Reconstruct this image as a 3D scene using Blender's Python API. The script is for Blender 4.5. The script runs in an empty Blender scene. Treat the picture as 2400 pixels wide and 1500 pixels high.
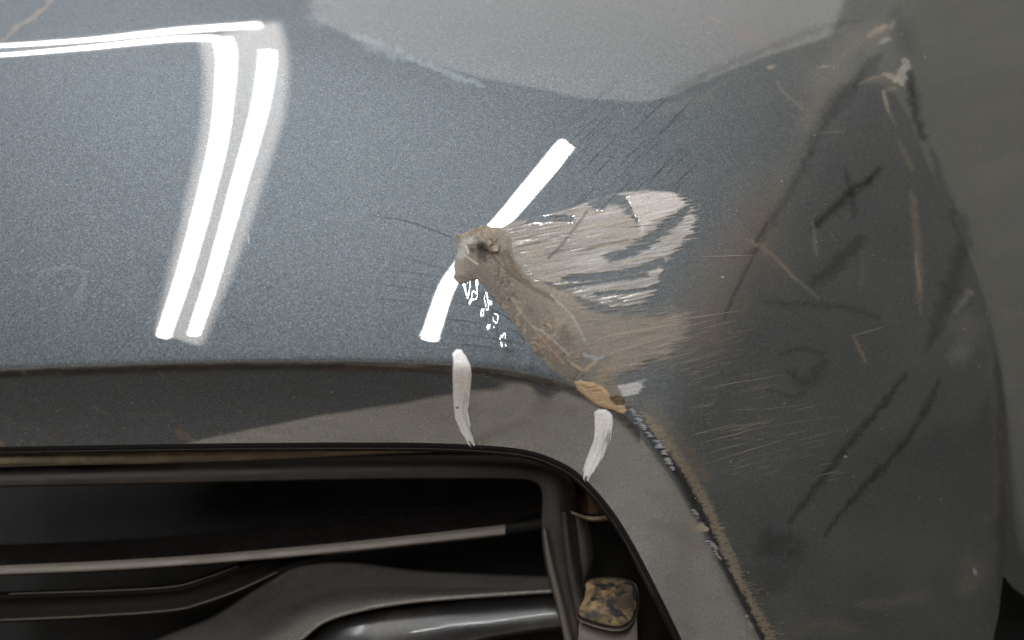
import bpy, math
import numpy as np

# ---------------------------------------------------------------- camera, world, exposure
sc = bpy.context.scene
col = sc.collection
S = 0.25; D = 2.2; TH = math.radians(20); H0 = 0.52      # 1 unit of the working frame = 0.25 m
ct, st = math.cos(TH), math.sin(TH)

def to_world(P):
    x, y, z = P[..., 0], P[..., 1], P[..., 2]
    return np.stack([x*S, (y*ct+z*st)*S, (-y*st+z*ct)*S+H0], -1)
CAM = to_world(np.array([0, -D, 0.]))
cd = bpy.data.cameras.new('camera'); cam = bpy.data.objects.new('camera', cd); col.objects.link(cam)
cam.location = CAM; cam.rotation_euler = (math.radians(90)-TH, 0, 0)
cd.sensor_width = 36; cd.lens = 33.0; cd.clip_start = 0.01; cd.clip_end = 100
cd.dof.use_dof = True; cd.dof.focus_distance = (D+0.16)*S; cd.dof.aperture_fstop = 2.8
sc.camera = cam
sc.view_settings.view_transform = 'Standard'; sc.view_settings.look = 'None'
sc.view_settings.exposure = 0.14; sc.view_settings.gamma = 1.0
w = bpy.data.worlds.new('World'); sc.world = w; w.use_nodes = True
bg = w.node_tree.nodes['Background']; bg.inputs[0].default_value = (1.0, .90, .80, 1); bg.inputs[1].default_value = 0.09
sc.cycles.max_bounces = 6; sc.cycles.caustics_reflective = False; sc.cycles.caustics_refractive = False
rng = np.random.default_rng(7)

# ---------------------------------------------------------------- maths helpers
def sp(x, w): return w*np.logaddexp(0, x/w)
def sst(a, b, x):
    t = np.clip((x-a)/(b-a), 0, 1); return t*t*(3-2*t)
def catmull(pts, n):
    pts = np.array(pts, float); m = len(pts)
    t = np.linspace(0, m-1, n); i = np.clip(t.astype(int), 0, m-2); f = (t-i)[:, None]
    p1 = pts[i]; p2 = pts[i+1]; p0 = pts[np.clip(i-1, 0, m-1)]; p3 = pts[np.clip(i+2, 0, m-1)]
    return .5*(2*p1+(p2-p0)*f+(2*p0-5*p1+4*p2-p3)*f**2+(3*p1-p0-3*p2+p3)*f**3)
def vnoise(x, y, seed=0):
    x = np.asarray(x, float); y = np.asarray(y, float)
    ix = np.floor(x).astype(np.int64); iy = np.floor(y).astype(np.int64); fx = x-ix; fy = y-iy
    fx = fx*fx*(3-2*fx); fy = fy*fy*(3-2*fy)
    def h(a, b):
        n = (a*374761393+b*668265263+seed*1442695041) & 0xffffffff
        n = ((n ^ (n >> 13))*1274126177) & 0xffffffff
        n = ((n ^ (n >> 16))*2246822519) & 0xffffffff
        return ((n ^ (n >> 15)) & 0xffffff)/float(0xffffff)
    return (h(ix, iy)*(1-fx)+h(ix+1, iy)*fx)*(1-fy)+(h(ix, iy+1)*(1-fx)+h(ix+1, iy+1)*fx)*fy
def fbm(x, y, seed=0, o=4):
    s = 0; a = .5; t = 0
    for k in range(o):
        s = s+a*vnoise(x*2**k+k*17.3, y*2**k-k*9.1, seed+k); t += a; a *= .55
    return s/t
def rot(px, py, deg):
    """coordinates along and across a direction that climbs deg degrees to the right"""
    a = math.radians(deg); return px*math.cos(a)-py*math.sin(a), px*math.sin(a)+py*math.cos(a)
def segdist(px, py, C, signed=False, want_t=False):
    a = np.asarray(px, float).ravel(); b = np.asarray(py, float).ravel(); sh = np.shape(px)
    C = np.array(C, float); out = np.empty(a.size); tt = np.empty(a.size)
    A = C[:-1]; dx = C[1:]-A; L2 = (dx**2).sum(1)+1e-9
    for k in range(0, a.size, 20000):
        X = a[k:k+20000, None]-A[None, :, 0]; Y = b[k:k+20000, None]-A[None, :, 1]
        t = np.clip((X*dx[:, 0]+Y*dx[:, 1])/L2, 0, 1)
        d2 = (X-t*dx[:, 0])**2+(Y-t*dx[:, 1])**2
        j = d2.argmin(1); r = np.arange(len(j)); d = np.sqrt(d2[r, j])
        if signed: d = d*np.sign(dx[j, 0]*Y[r, j]-dx[j, 1]*X[r, j])
        out[k:k+20000] = d; tt[k:k+20000] = (j+t[r, j])/len(A)
    if want_t: return out.reshape(sh), tt.reshape(sh)
    return out.reshape(sh)
def polyd(px, py, poly):
    """distance to a closed outline, positive inside; far points get a large negative value"""
    px = np.asarray(px, float); py = np.asarray(py, float); poly = np.array(poly, float)
    out = np.full(px.shape, -1e3); m = 60
    k = (px > poly[:, 0].min()-m) & (px < poly[:, 0].max()+m) & (py > poly[:, 1].min()-m) & (py < poly[:, 1].max()+m)
    if not k.any(): return out
    x = px[k]; y = py[k]; ins = np.zeros(x.shape, bool)
    for (x0, y0), (x1, y1) in zip(poly, np.roll(poly, -1, 0)):
        if y0 == y1: continue
        c = ((y0 > y) != (y1 > y)) & (x < (x1-x0)*(y-y0)/(y1-y0)+x0); ins ^= c
    d = segdist(x, y, np.vstack([poly, poly[:1]]))
    out[k] = np.where(ins, d, -d); return out

# ---------------------------------------------------------------- the bumper's surface
CREASE = [(-160,872),(0,868),(300,857),(600,850),(850,850),(1000,855),(1150,866),(1250,882),(1350,910),(1450,965),(1540,1060),(1620,1185),(1700,1350),(1780,1500),(1840,1640)]
CR = catmull(CREASE, 260)
RIDGE = [(2110,-40),(2080,60),(1990,230),(1840,480),(1700,740),(1600,930),(1450,1220),(1300,1500),(1250,1750)]       # left edge of the fog lamp facet
RIM = catmull([(2140,-200),(2120,60),(2140,200),(2185,360),(2250,520),(2310,720),(2338,900),(2345,1100),(2342,1500),(2340,1700)], 60)
def body(px, py):
    u = (px-1200)/1000; v = (860-py)/1000
    y = 0.10*v+0.36*np.maximum(v, 0)**2+0.05*u*u
    y = y+1.0*sp(v-0.74, 0.05)
    y = y+0.42*sp(u-0.60, 0.16)
    k = px > 1450
    if k.any():
        q = segdist(px[k], py[k], RIDGE, signed=True)/1000        # positive left of the line
        y[k] = y[k]+0.34*sp(-q, 0.030)*sst(1450, 1650, px[k])
    k = px > 1950
    if k.any():
        q = -segdist(px[k], py[k], RIM, signed=True)/1000
        y[k] = y[k]+1.3*sp(q, 0.018)
    return y
def dents(px, py):
    """crumples beside the repaired strip, in frame units"""
    d = np.zeros(px.shape)
    k = (px > 1040) & (px < 1330) & (py > 600) & (py < 900)
    if k.any():
        x = px[k]; y = py[k]
        q, t = segdist(x, y, [(1112,668),(1150,745),(1185,800),(1215,850),(1280,880)], want_t=True)
        m = np.exp(-(q/20)**2)
        d[k] = m*(0.0021*(vnoise(x/17+.4*vnoise(x/9, y/9, 12), y/24, 5)-.5)+0.0006*(vnoise(x/7, y/12, 6)-.5))
    return d
def depth(px, py):
    px = np.asarray(px, float); py = np.asarray(py, float)
    s1 = segdist(px, py, CR, signed=True)
    rightness = sst(760, 1560, px)
    s2 = s1/1000; r_ = sp(s2, 0.0045+0.007*rightness)
    return body(px, py)+(1.30-0.52*rightness)*r_-(1.45-1.08*rightness)*r_*r_+dents(px, py)
def at(px, py, d):
    px = np.asarray(px, float); py = np.asarray(py, float); d = np.broadcast_to(np.asarray(d, float), px.shape)
    f = (D+d)/D
    return to_world(np.stack([(px-1200)/1000*f, d, (750-py)/1000*f], -1))
def W(px, py, off=0.0): return at(px, py, depth(px, py)-off)
def refl(px, py, e=1.0):
    px = np.asarray(px, float); py = np.asarray(py, float)
    p = W(px, py); dx = W(px+e, py)-W(px-e, py); dy = W(px, py+e)-W(px, py-e)
    n = np.cross(dy, dx); n /= np.linalg.norm(n, axis=-1, keepdims=True)
    v = p-CAM; v /= np.linalg.norm(v, axis=-1, keepdims=True)
    n = np.where((n*v).sum(-1, keepdims=True) > 0, -n, n)
    return p, v-2*(v*n).sum(-1, keepdims=True)*n

# ---------------------------------------------------------------- materials
def srgb(r, g, b, k=.66):
    f = lambda c: (c/255/12.92 if c/255 <= .04045 else ((c/255+.055)/1.055)**2.4)*k
    return (f(r), f(g), f(b))
def new_mat(name):
    m = bpy.data.materials.new(name); m.use_nodes = True; nt = m.node_tree
    return m, nt, nt.nodes['Principled BSDF'], nt.nodes['Material Output']
def noise_node(nt, scale, detail=3, rough=.55, coord=None):
    n = nt.nodes.new('ShaderNodeTexNoise'); n.inputs['Scale'].default_value = scale
    n.inputs['Detail'].default_value = detail; n.inputs['Roughness'].default_value = rough
    if coord: nt.links.new(coord, n.inputs['Vector'])
    return n
def set_in(b, **kw):
    for k, v in kw.items():
        k = k.replace('_', ' ')
        b.inputs[k].default_value = (*v, 1) if isinstance(v, tuple) else v

def paint_material(name, flake=True, base=(.126, .142, .157), rough=.66, pig_rough=.75, coat=1.0, base_rough_noise=True):
    """metallic lacquer (flakes under clear coat) that gives way to a matte pigment where the mesh says so"""
    m, nt, b, out = new_mat(name); L = nt.links.new
    tc = nt.nodes.new('ShaderNodeTexCoord'); ob = tc.outputs['Object']
    set_in(b, Base_Color=base, Metallic=1.0, Roughness=rough, Coat_Weight=coat, Coat_Roughness=.028, Coat_IOR=2.0)
    vo = nt.nodes.new('ShaderNodeTexVoronoi'); vo.inputs['Scale'].default_value = 1400; L(ob, vo.inputs['Vector'])
    vo2 = nt.nodes.new('ShaderNodeTexVoronoi'); vo2.inputs['Scale'].default_value = 2300; L(ob, vo2.inputs['Vector'])
    # each flake lies at its own small angle
    sub = nt.nodes.new('ShaderNodeVectorMath'); sub.operation = 'SUBTRACT'; sub.inputs[1].default_value = (.5, .5, .5)
    L(vo.outputs['Color'], sub.inputs[0])
    sc_ = nt.nodes.new('ShaderNodeVectorMath'); sc_.operation = 'SCALE'; sc_.inputs['Scale'].default_value = .22
    L(sub.outputs[0], sc_.inputs[0])
    ge = nt.nodes.new('ShaderNodeNewGeometry')
    ad = nt.nodes.new('ShaderNodeVectorMath'); ad.operation = 'ADD'; L(sc_.outputs[0], ad.inputs[0]); L(ge.outputs['Normal'], ad.inputs[1])
    nm = nt.nodes.new('ShaderNodeVectorMath'); nm.operation = 'NORMALIZE'; L(ad.outputs[0], nm.inputs[0])
    L(nm.outputs[0], b.inputs['Normal'])
    # flake colour: mostly blue grey, a few brighter or warmer
    hs = nt.nodes.new('ShaderNodeSeparateColor'); L(vo2.outputs['Color'], hs.inputs[0])
    cr = nt.nodes.new('ShaderNodeValToRGB'); L(hs.outputs[0], cr.inputs[0])
    e = cr.color_ramp.elements; bb = np.array(base)
    e[0].position = 0; e[0].color = (*(bb*.55), 1); e[1].position = 1; e[1].color = (*(bb*np.array([1.9, 1.9, 1.85])), 1)
    for p_, f_ in ((.35, (.86, .9, .97)), (.72, (1.12, 1.1, 1.02)), (.93, (1.3, 1.3, 1.35))):
        x = e.new(p_); x.color = (*(bb*np.array(f_)), 1)
    L(cr.outputs[0], b.inputs['Base Color'])
    # fine dust on the lacquer roughens it here and there
    nz = noise_node(nt, 9, 4, .6, ob); mr = nt.nodes.new('ShaderNodeMapRange'); L(nz.outputs[0], mr.inputs[0])
    mr.inputs[1].default_value = .35; mr.inputs[2].default_value = .75; mr.inputs[3].default_value = .010; mr.inputs[4].default_value = .03
    L(mr.outputs[0], b.inputs['Coat Roughness'])
    p = nt.nodes.new('ShaderNodeBsdfPrincipled'); set_in(p, Roughness=pig_rough, Specular_IOR_Level=.35)
    at_ = nt.nodes.new('ShaderNodeAttribute'); at_.attribute_name = 'pigment'
    gr = noise_node(nt, 900, 2, .6, ob); m2 = nt.nodes.new('ShaderNodeMapRange'); L(gr.outputs[0], m2.inputs[0])
    m2.inputs[1].default_value = .3; m2.inputs[2].default_value = .7; m2.inputs[3].default_value = .82; m2.inputs[4].default_value = 1.18
    mu = nt.nodes.new('ShaderNodeVectorMath'); mu.operation = 'SCALE'; L(at_.outputs['Color'], mu.inputs[0]); L(m2.outputs[0], mu.inputs['Scale'])
    L(mu.outputs[0], p.inputs['Base Color'])
    bp = nt.nodes.new('ShaderNodeBump'); bp.inputs['Strength'].default_value = .25; bp.inputs['Distance'].default_value = .0004
    L(gr.outputs[0], bp.inputs['Height']); L(bp.outputs[0], p.inputs['Normal'])
    mx = nt.nodes.new('ShaderNodeMixShader'); L(at_.outputs['Alpha'], mx.inputs[0]); L(b.outputs[0], mx.inputs[1]); L(p.outputs[0], mx.inputs[2])
    L(mx.outputs[0], out.inputs['Surface'])
    return m

def plain_material(name, color, rough=.5, metallic=0.0, spec=.5, coat=0.0, dust=None, dust_scale=30, dust_amt=.5, bump=0.0, speck=None):
    m, nt, b, out = new_mat(name); L = nt.links.new
    tc = nt.nodes.new('ShaderNodeTexCoord'); ob = tc.outputs['Object']
    set_in(b, Base_Color=color, Roughness=rough, Metallic=metallic, Specular_IOR_Level=spec, Coat_Weight=coat)
    nz = noise_node(nt, dust_scale, 6, .65, ob)
    cr = nt.nodes.new('ShaderNodeValToRGB'); L(nz.outputs[0], cr.inputs[0]); e = cr.color_ramp.elements
    c2 = dust if dust else tuple(c*1.25 for c in color)
    lo = .62-.3*dust_amt
    e[0].position = lo; e[0].color = (*color, 1); e[1].position = lo+.18; e[1].color = (*c2, 1)
    base = cr.outputs[0]
    if speck:
        n2 = noise_node(nt, speck[1], 2, .5, ob); c3 = nt.nodes.new('ShaderNodeValToRGB'); L(n2.outputs[0], c3.inputs[0])
        c3.color_ramp.elements[0].position = speck[2]; c3.color_ramp.elements[1].position = speck[2]+.08
        mx = nt.nodes.new('ShaderNodeMix'); mx.data_type = 'RGBA'; L(c3.outputs[0], mx.inputs[0]); L(base, mx.inputs[6]); mx.inputs[7].default_value = (*speck[0], 1)
        base = mx.outputs[2]
    L(base, b.inputs['Base Color'])
    mr = nt.nodes.new('ShaderNodeMapRange'); L(nz.outputs[0], mr.inputs[0]); mr.inputs[1].default_value = .3; mr.inputs[2].default_value = .7
    mr.inputs[3].default_value = max(rough-.06, .02); mr.inputs[4].default_value = min(rough+.14, 1); L(mr.outputs[0], b.inputs['Roughness'])
    if bump:
        n3 = noise_node(nt, dust_scale*14, 3, .6, ob)
        bp = nt.nodes.new('ShaderNodeBump'); bp.inputs['Strength'].default_value = .6; bp.inputs['Distance'].default_value = bump
        L(n3.outputs[0], bp.inputs['Height']); L(bp.outputs[0], b.inputs['Normal'])
    return m
def emit_material(name, color, strength):
    m = bpy.data.materials.new(name); m.use_nodes = True; nt = m.node_tree; nt.nodes.clear()
    o = nt.nodes.new('ShaderNodeOutputMaterial'); e = nt.nodes.new('ShaderNodeEmission')
    e.inputs[0].default_value = (*color, 1); e.inputs[1].default_value = strength; nt.links.new(e.outputs[0], o.inputs['Surface']); return m

# ---------------------------------------------------------------- object helpers
def tag(o, label=None, category=None, group=None, kind=None):
    if label: o['label'] = label
    if category: o['category'] = category
    if group: o['group'] = group
    if kind: o['kind'] = kind
    return o
def empty(name, loc, parent=None):
    o = bpy.data.objects.new(name, None); col.objects.link(o); o.location = loc; o.empty_display_size = .02
    if parent: o.parent = parent
    return o
def mesh_obj(name, V, F, mat, parent=None, smooth=True, pig=None):
    """V (n,3) world points, F (m,4 or 3) faces or list of polygons"""
    me = bpy.data.meshes.new(name)
    if isinstance(F, np.ndarray):
        k = F.shape[1]; me.vertices.add(len(V)); me.vertices.foreach_set('co', np.ascontiguousarray(V, np.float32).ravel())
        me.loops.add(F.size); me.loops.foreach_set('vertex_index', np.ascontiguousarray(F, np.int32).ravel())
        me.polygons.add(len(F)); me.polygons.foreach_set('loop_start', np.arange(0, F.size, k, dtype=np.int32))
        me.update(calc_edges=True)
    else:
        me.from_pydata([tuple(map(float, v)) for v in V], [], F)
    me.validate()
    if smooth: me.polygons.foreach_set('use_smooth', np.ones(len(me.polygons), bool))
    if pig is not None:
        a = me.color_attributes.new('pigment', 'FLOAT_COLOR', 'POINT'); a.data.foreach_set('color', np.ascontiguousarray(pig, np.float32).ravel())
    me.materials.append(mat); me.update()
    o = bpy.data.objects.new(name, me); col.objects.link(o)
    if parent: o.parent = parent; o.matrix_parent_inverse = inv(parent)
    return o
from mathutils import Matrix
def inv(p):
    m = Matrix.Identity(4)
    if p.type != 'EMPTY': return m                      # mesh parents already sit at the world origin
    while p is not None:
        m = Matrix.Translation(p.location) @ m; p = p.parent
    return m.inverted()
def grid_faces(nr, nc, keep=None):
    r, c = np.meshgrid(np.arange(nr-1), np.arange(nc-1), indexing='ij'); i = r*nc+c
    F = np.stack([i, i+1, i+nc+1, i+nc], -1)
    return F[keep] if keep is not None else F.reshape(-1, 4)
def compact(V, F, *extra):
    u, invx = np.unique(F, return_inverse=True)
    return (V[u], invx.reshape(F.shape).astype(np.int32), *[e[u] for e in extra])

# ---------------------------------------------------------------- dirt, filler, brushed paint and some painted shading: what lies on the lacquer
def over(rgb, a, c, m):
    """lay pigment c with coverage m over what is there"""
    m = np.clip(m, 0, 1); na = m+a*(1-m); k = np.where(na > 1e-5, m/np.maximum(na, 1e-5), 0)[..., None]
    return rgb*(1-k)+np.asarray(c)*k, na
def stroke_mask(px, py, pts, width, soft=.6, seed=1, grain=6, ragged=.5, n=24, taper=0.0):
    """coverage of a smear along pts; width in pixels of the frame"""
    out = np.zeros(px.shape); P_ = catmull(pts, n) if len(pts) > 2 else np.array(pts, float); wq = min(width, 26)*.55*ragged; m = width*1.6+4+wq
    k = (px > P_[:, 0].min()-m) & (px < P_[:, 0].max()+m) & (py > P_[:, 1].min()-m) & (py < P_[:, 1].max()+m)
    if not k.any(): return out
    x = px[k]; y = py[k]; x, y = x+wq*2*(fbm(x/17, y/17, seed+200, 3)-.5), y+wq*2*(fbm(x/17, y/17, seed+300, 3)-.5)
    q, t = segdist(x, y, P_, want_t=True)
    wv = width*.5*(1+ragged*(fbm(x/grain, y/grain, seed, 3)-.5)*2)*(1-taper*np.abs(2*t-1)**2)
    out[k] = 1-sst(1-soft, 1+soft, q/np.maximum(wv, .5)); return out

TAN = srgb(150,134,116); GREYW = srgb(198,190,186); BROWN = srgb(140,124,110); DARKS = srgb(30,29,28); CREAM = srgb(180,168,150)
SMEARS_AND_SHADING = [  # points, width, colour, coverage, softness
    # tan scuff down the left flank of the facet
    ([(2060,72),(1990,110),(1930,200),(1890,290)], 60, TAN, .30, 1.2), ([(1890,290),(1860,370),(1820,460)], 46, TAN, .14, 1.3),
    ([(1800,480),(1740,600),(1680,700),(1640,800)], 130, srgb(120,96,80), .40, 1.3),
    ([(2080,60),(2040,80)], 16, CREAM, .5, .9), ([(2085,92),(2066,100)], 12, GREYW, .5, 1.0), ([(2096,50),(2088,66)], 7, GREYW, .5, 1.0),
    # chipped corner
    ([(2122,148),(2112,175),(2108,200)], 24, GREYW, .75, .4), ([(2072,172),(2095,182),(2112,190)], 17, CREAM, .8, .4), ([(2012,198),(2040,185),(2075,175)], 8, TAN, .7, .6),
    ([(2068,212),(2074,235),(2084,262)], 9, CREAM, .75, .5), ([(2080,208),(2098,206)], 12, TAN, .7, .5), ([(2084,262),(2092,280),(2100,292)], 7, TAN, .55, .6),
    ([(2108,330),(2125,370),(2136,400)], 10, TAN, .38, .8), ([(2138,450),(2146,520),(2153,620),(2157,735)], 17, TAN, .42, .5), ([(2146,590),(2156,680)], 8, CREAM, .4, .6),
    # black smears; also paints the rim's gap shadow and the ceiling reflection's dark outline
    ([(2130,170),(2140,230),(2150,290),(2168,325)], 17, DARKS, .72, .7), ([(2184,355),(2205,420),(2240,500)], 15, DARKS, .60, .8),
    ([(2240,500),(2262,560),(2240,640),(2210,720),(2175,810)], 38, DARKS, .42, .9),
    ([(2060,135),(2010,190),(1950,260),(1900,360)], 30, DARKS, .42, .9), ([(2040,140),(2000,210)], 10, DARKS, .45, .9),
    ([(1900,360),(1840,470),(1760,590)], 20, DARKS, .40, .9), ([(2100,30),(2130,120)], 40, DARKS, .32, 1.2),
    ([(1640,180),(1760,130),(1900,75),(2010,50)], 14, DARKS, .35, 1.1), ([(1560,230),(1640,185)], 26, DARKS, .30, 1.2),
    ([(1912,528),(1985,462),(2060,400)], 16, DARKS, .85, .6), ([(1982,398),(1993,445),(2004,505)], 13, DARKS, .6, .7), ([(1900,540),(1925,520)], 14, DARKS, .4, 1.0),
    ([(1905,660),(1960,620),(2020,560)], 34, DARKS, .45, .9), ([(1780,575),(1740,650),(1695,750)], 7, DARKS, .7, .8), ([(1800,520),(1770,570)], 5, DARKS, .6, .8),
    ([(1850,1222),(1900,1160),(1990,1040),(2060,960),(2120,880)], 13, DARKS, .85, .7), ([(1935,1252),(2000,1170),(2100,1060),(2160,980),(2200,895)], 13, DARKS, .85, .7),
    ([(1780,705),(1860,712),(1980,722),(2060,745)], 12, DARKS, .45, 1.0), ([(1790,1290),(1820,1275),(1850,1262)], 56, DARKS, .50, .9),
    ([(1860,1300),(1880,1290)], 40, DARKS, .40, 1.0), ([(1760,1340),(1800,1350),(1850,1330)], 50, DARKS, .28, 1.0), ([(1780,1390),(1830,1370)], 40, DARKS, .35, 1.0),
    ([(1830,830),(1880,815),(1930,830)], 10, DARKS, .5, 1.0), ([(1850,870),(1890,900),(1930,850)], 26, DARKS, .38, 1.0), ([(1800,910),(1850,930),(1890,920)], 9, DARKS, .4, 1.0),
    # scattered scuffs
    ([(1660,38),(1690,50)], 9, TAN, .5, .8), ([(1720,66),(1750,85),(1800,105)], 20, srgb(150,120,110), .32, 1.1), ([(1800,160),(1815,156)], 9, CREAM, .6, .7),
    ([(1822,190),(1835,215),(1865,240),(1880,257)], 6, TAN, .6, .7), ([(1918,158),(1945,155)], 4, CREAM, .6, .7), ([(1915,310),(1980,309)], 3, CREAM, .4, .8),
    ([(1750,560),(1790,582),(1830,618),(1865,655)], 11, TAN, .50, .8), ([(1825,612),(1862,650)], 5, TAN, .6, .6), ([(1865,655),(1890,675),(1920,700)], 8, GREYW, .16, 1.0),
    ([(2000,788),(2012,812),(2030,850)], 11, TAN, .62, .5), ([(2002,786),(2040,775),(2068,767)], 3, GREYW, .45, .8), ([(1905,520),(1915,600)], 9, GREYW, .20, 1.0),
    ([(2022,600),(2022,670)], 9, TAN, .22, 1.0), ([(2275,680),(2280,692)], 10, CREAM, .5, .9), ([(2270,680),(2262,700),(2240,730)], 14, GREYW, .26, 1.0),
    ([(2240,760),(2280,770),(2250,820)], 60, GREYW, .12, 1.1), ([(2262,830),(2232,840)], 34, GREYW, .12, 1.1), ([(2270,1320),(2285,1350),(2262,1380)], 58, TAN, .20, 1.1),
    ([(2284,1335),(2287,1345)], 8, GREYW, .8, .7), ([(2010,1418),(2090,1412),(2180,1392)], 22, TAN, .20, 1.1), ([(2322,850),(2332,960),(2340,1060),(2336,1200)], 20, TAN, .25, 1.0),
    ([(2338,980),(2350,1200),(2345,1400)], 20, srgb(60,48,38), .5, .9), ([(1850,1480),(1920,1462),(2000,1478)], 34, srgb(120,106,94), .34, 1.0),
    ([(2300,1225),(2330,1205)], 14, TAN, .22, 1.0), ([(2290,390),(2320,388)], 9, srgb(110,112,84), .35, 1.0),
    ([(440,552),(462,542),(480,532)], 7, srgb(110,84,76), .95, .6), ([(530,492),(545,482)], 6, srgb(80,74,70), .95, .6), ([(580,545),(582,570)], 5, GREYW, .9, .7), ([(462,662),(470,668)], 6, srgb(120,100,92), .9, .7), ([(508,80),(520,74)], 7, srgb(110,84,76), .9, .7),
    # left part of the cover: faint wipes, then streaks painting the edge of the ceiling reflection
    ([(90,640),(150,628),(205,635)], 10, GREYW, .14, 1.1), ([(200,640),(185,700),(182,715)], 14, GREYW, .14, 1.1), ([(0,100),(40,62),(90,30),(125,-5)], 13, srgb(150,138,128), .62, .35),
    ([(832,85),(900,115),(960,135)], 24, srgb(190,205,212), .22, .9), ([(960,135),(1050,170),(1130,200)], 15, srgb(190,205,212), .28, .8),
    ([(1540,270),(1600,240),(1660,225)], 30, srgb(140,130,124), .25, 1.1), ([(720,40),(740,55),(760,50)], 26, srgb(170,180,186), .14, 1.1),
    # lip
    ([(215,955),(232,962),(250,968)], 8, TAN, .35, .9), ([(290,968),(350,972),(405,970)], 7, TAN, .28, 1.0), ([(415,1010),(430,1022),(455,1035)], 18, srgb(132,116,96), .7, .5),
    ([(0,985),(30,992),(60,1005),(140,1035)], 5, TAN, .3, .8), ([(575,968),(650,970),(720,972)], 12, srgb(110,98,82), .35, 1.0), ([(0,1035),(10,1045)], 14, TAN, .6, .6), ([(35,1035),(45,1048)], 9, TAN, .5, .7), ([(75,1035),(88,1048)], 10, TAN, .4, .7),
    ([(370,868),(385,888)], 4, TAN, .6, .8), ([(52,870),(60,878)], 6, TAN, .5, .8), ([(1060,1038),(1030,1042)], 3, CREAM, .5, .8), ([(1120,1030),(1190,1000),(1240,990)], 22, srgb(84,72,58), .35, 1.0),
    ([(760,865),(900,862),(1000,868)], 7, srgb(120,80,62), .35, 1.0), ([(1640,1232),(1652,1240)], 18, CREAM, .9, .5), ([(1668,1275),(1680,1285)], 12, GREYW, .75, .5), ([(1678,1298),(1690,1310)], 6, GREYW, .6, .6),
    ([(1625,1225),(1640,1240)], 24, TAN, .5, .8), ([(1628,1200),(1636,1206)], 7, GREYW, .6, .6), ([(1755,1458),(1765,1470)], 8, CREAM, .5, .8),
]
EDGE_DIRT = CR[(CR[:, 0] > 1465)]

FAN = [(1150,545),(1200,520),(1260,508),(1330,490),(1390,468),(1440,453),(1520,444),(1580,450),(1618,474),(1632,512),(1626,548),(1590,585),(1562,606),(1548,640),(1530,690),(1505,722),(1440,722),(1390,712),(1340,690),(1280,662),(1225,650),(1180,612),(1140,598)]
RIDGEP = [(1072,560),(1066,546),(1082,548),(1100,538),(1132,528),(1170,530),(1196,556),(1206,600),(1240,650),(1300,672),(1350,690),(1400,722),(1470,735),(1530,722),(1595,728),(1612,760),(1606,800),(1585,830),(1555,850),(1500,868),(1452,884),(1455,912),(1478,950),(1440,962),(1350,905),(1295,868),(1255,830),(1225,785),(1190,740),(1150,690),(1118,655),(1098,662),(1075,668),(1060,652),(1064,620),(1068,590)]
CHIP = [(1346,896),(1362,892),(1395,898),(1412,905),(1430,922),(1436,938),(1448,950),(1466,950),(1470,962),(1462,972),(1440,964),(1396,950),(1372,932),(1352,914)]
DAB = [(1446,904),(1480,896),(1516,890),(1508,905),(1500,926),(1470,930),(1460,930)]
STROKE1 = [(1068,818),(1080,818),(1090,832),(1103,856),(1106,880),(1102,925),(1098,960),(1104,1000),(1112,1020),(1122,1044),(1116,1047),(1098,1040),(1080,1015),(1066,980),(1062,930),(1060,880),(1062,850),(1060,830)]
STROKE2 = [(1392,966),(1404,958),(1420,959),(1434,972),(1437,990),(1432,1030),(1420,1060),(1404,1090),(1388,1118),(1380,1130),(1366,1116),(1362,1108),(1376,1070),(1392,1030),(1394,1000)]

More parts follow.
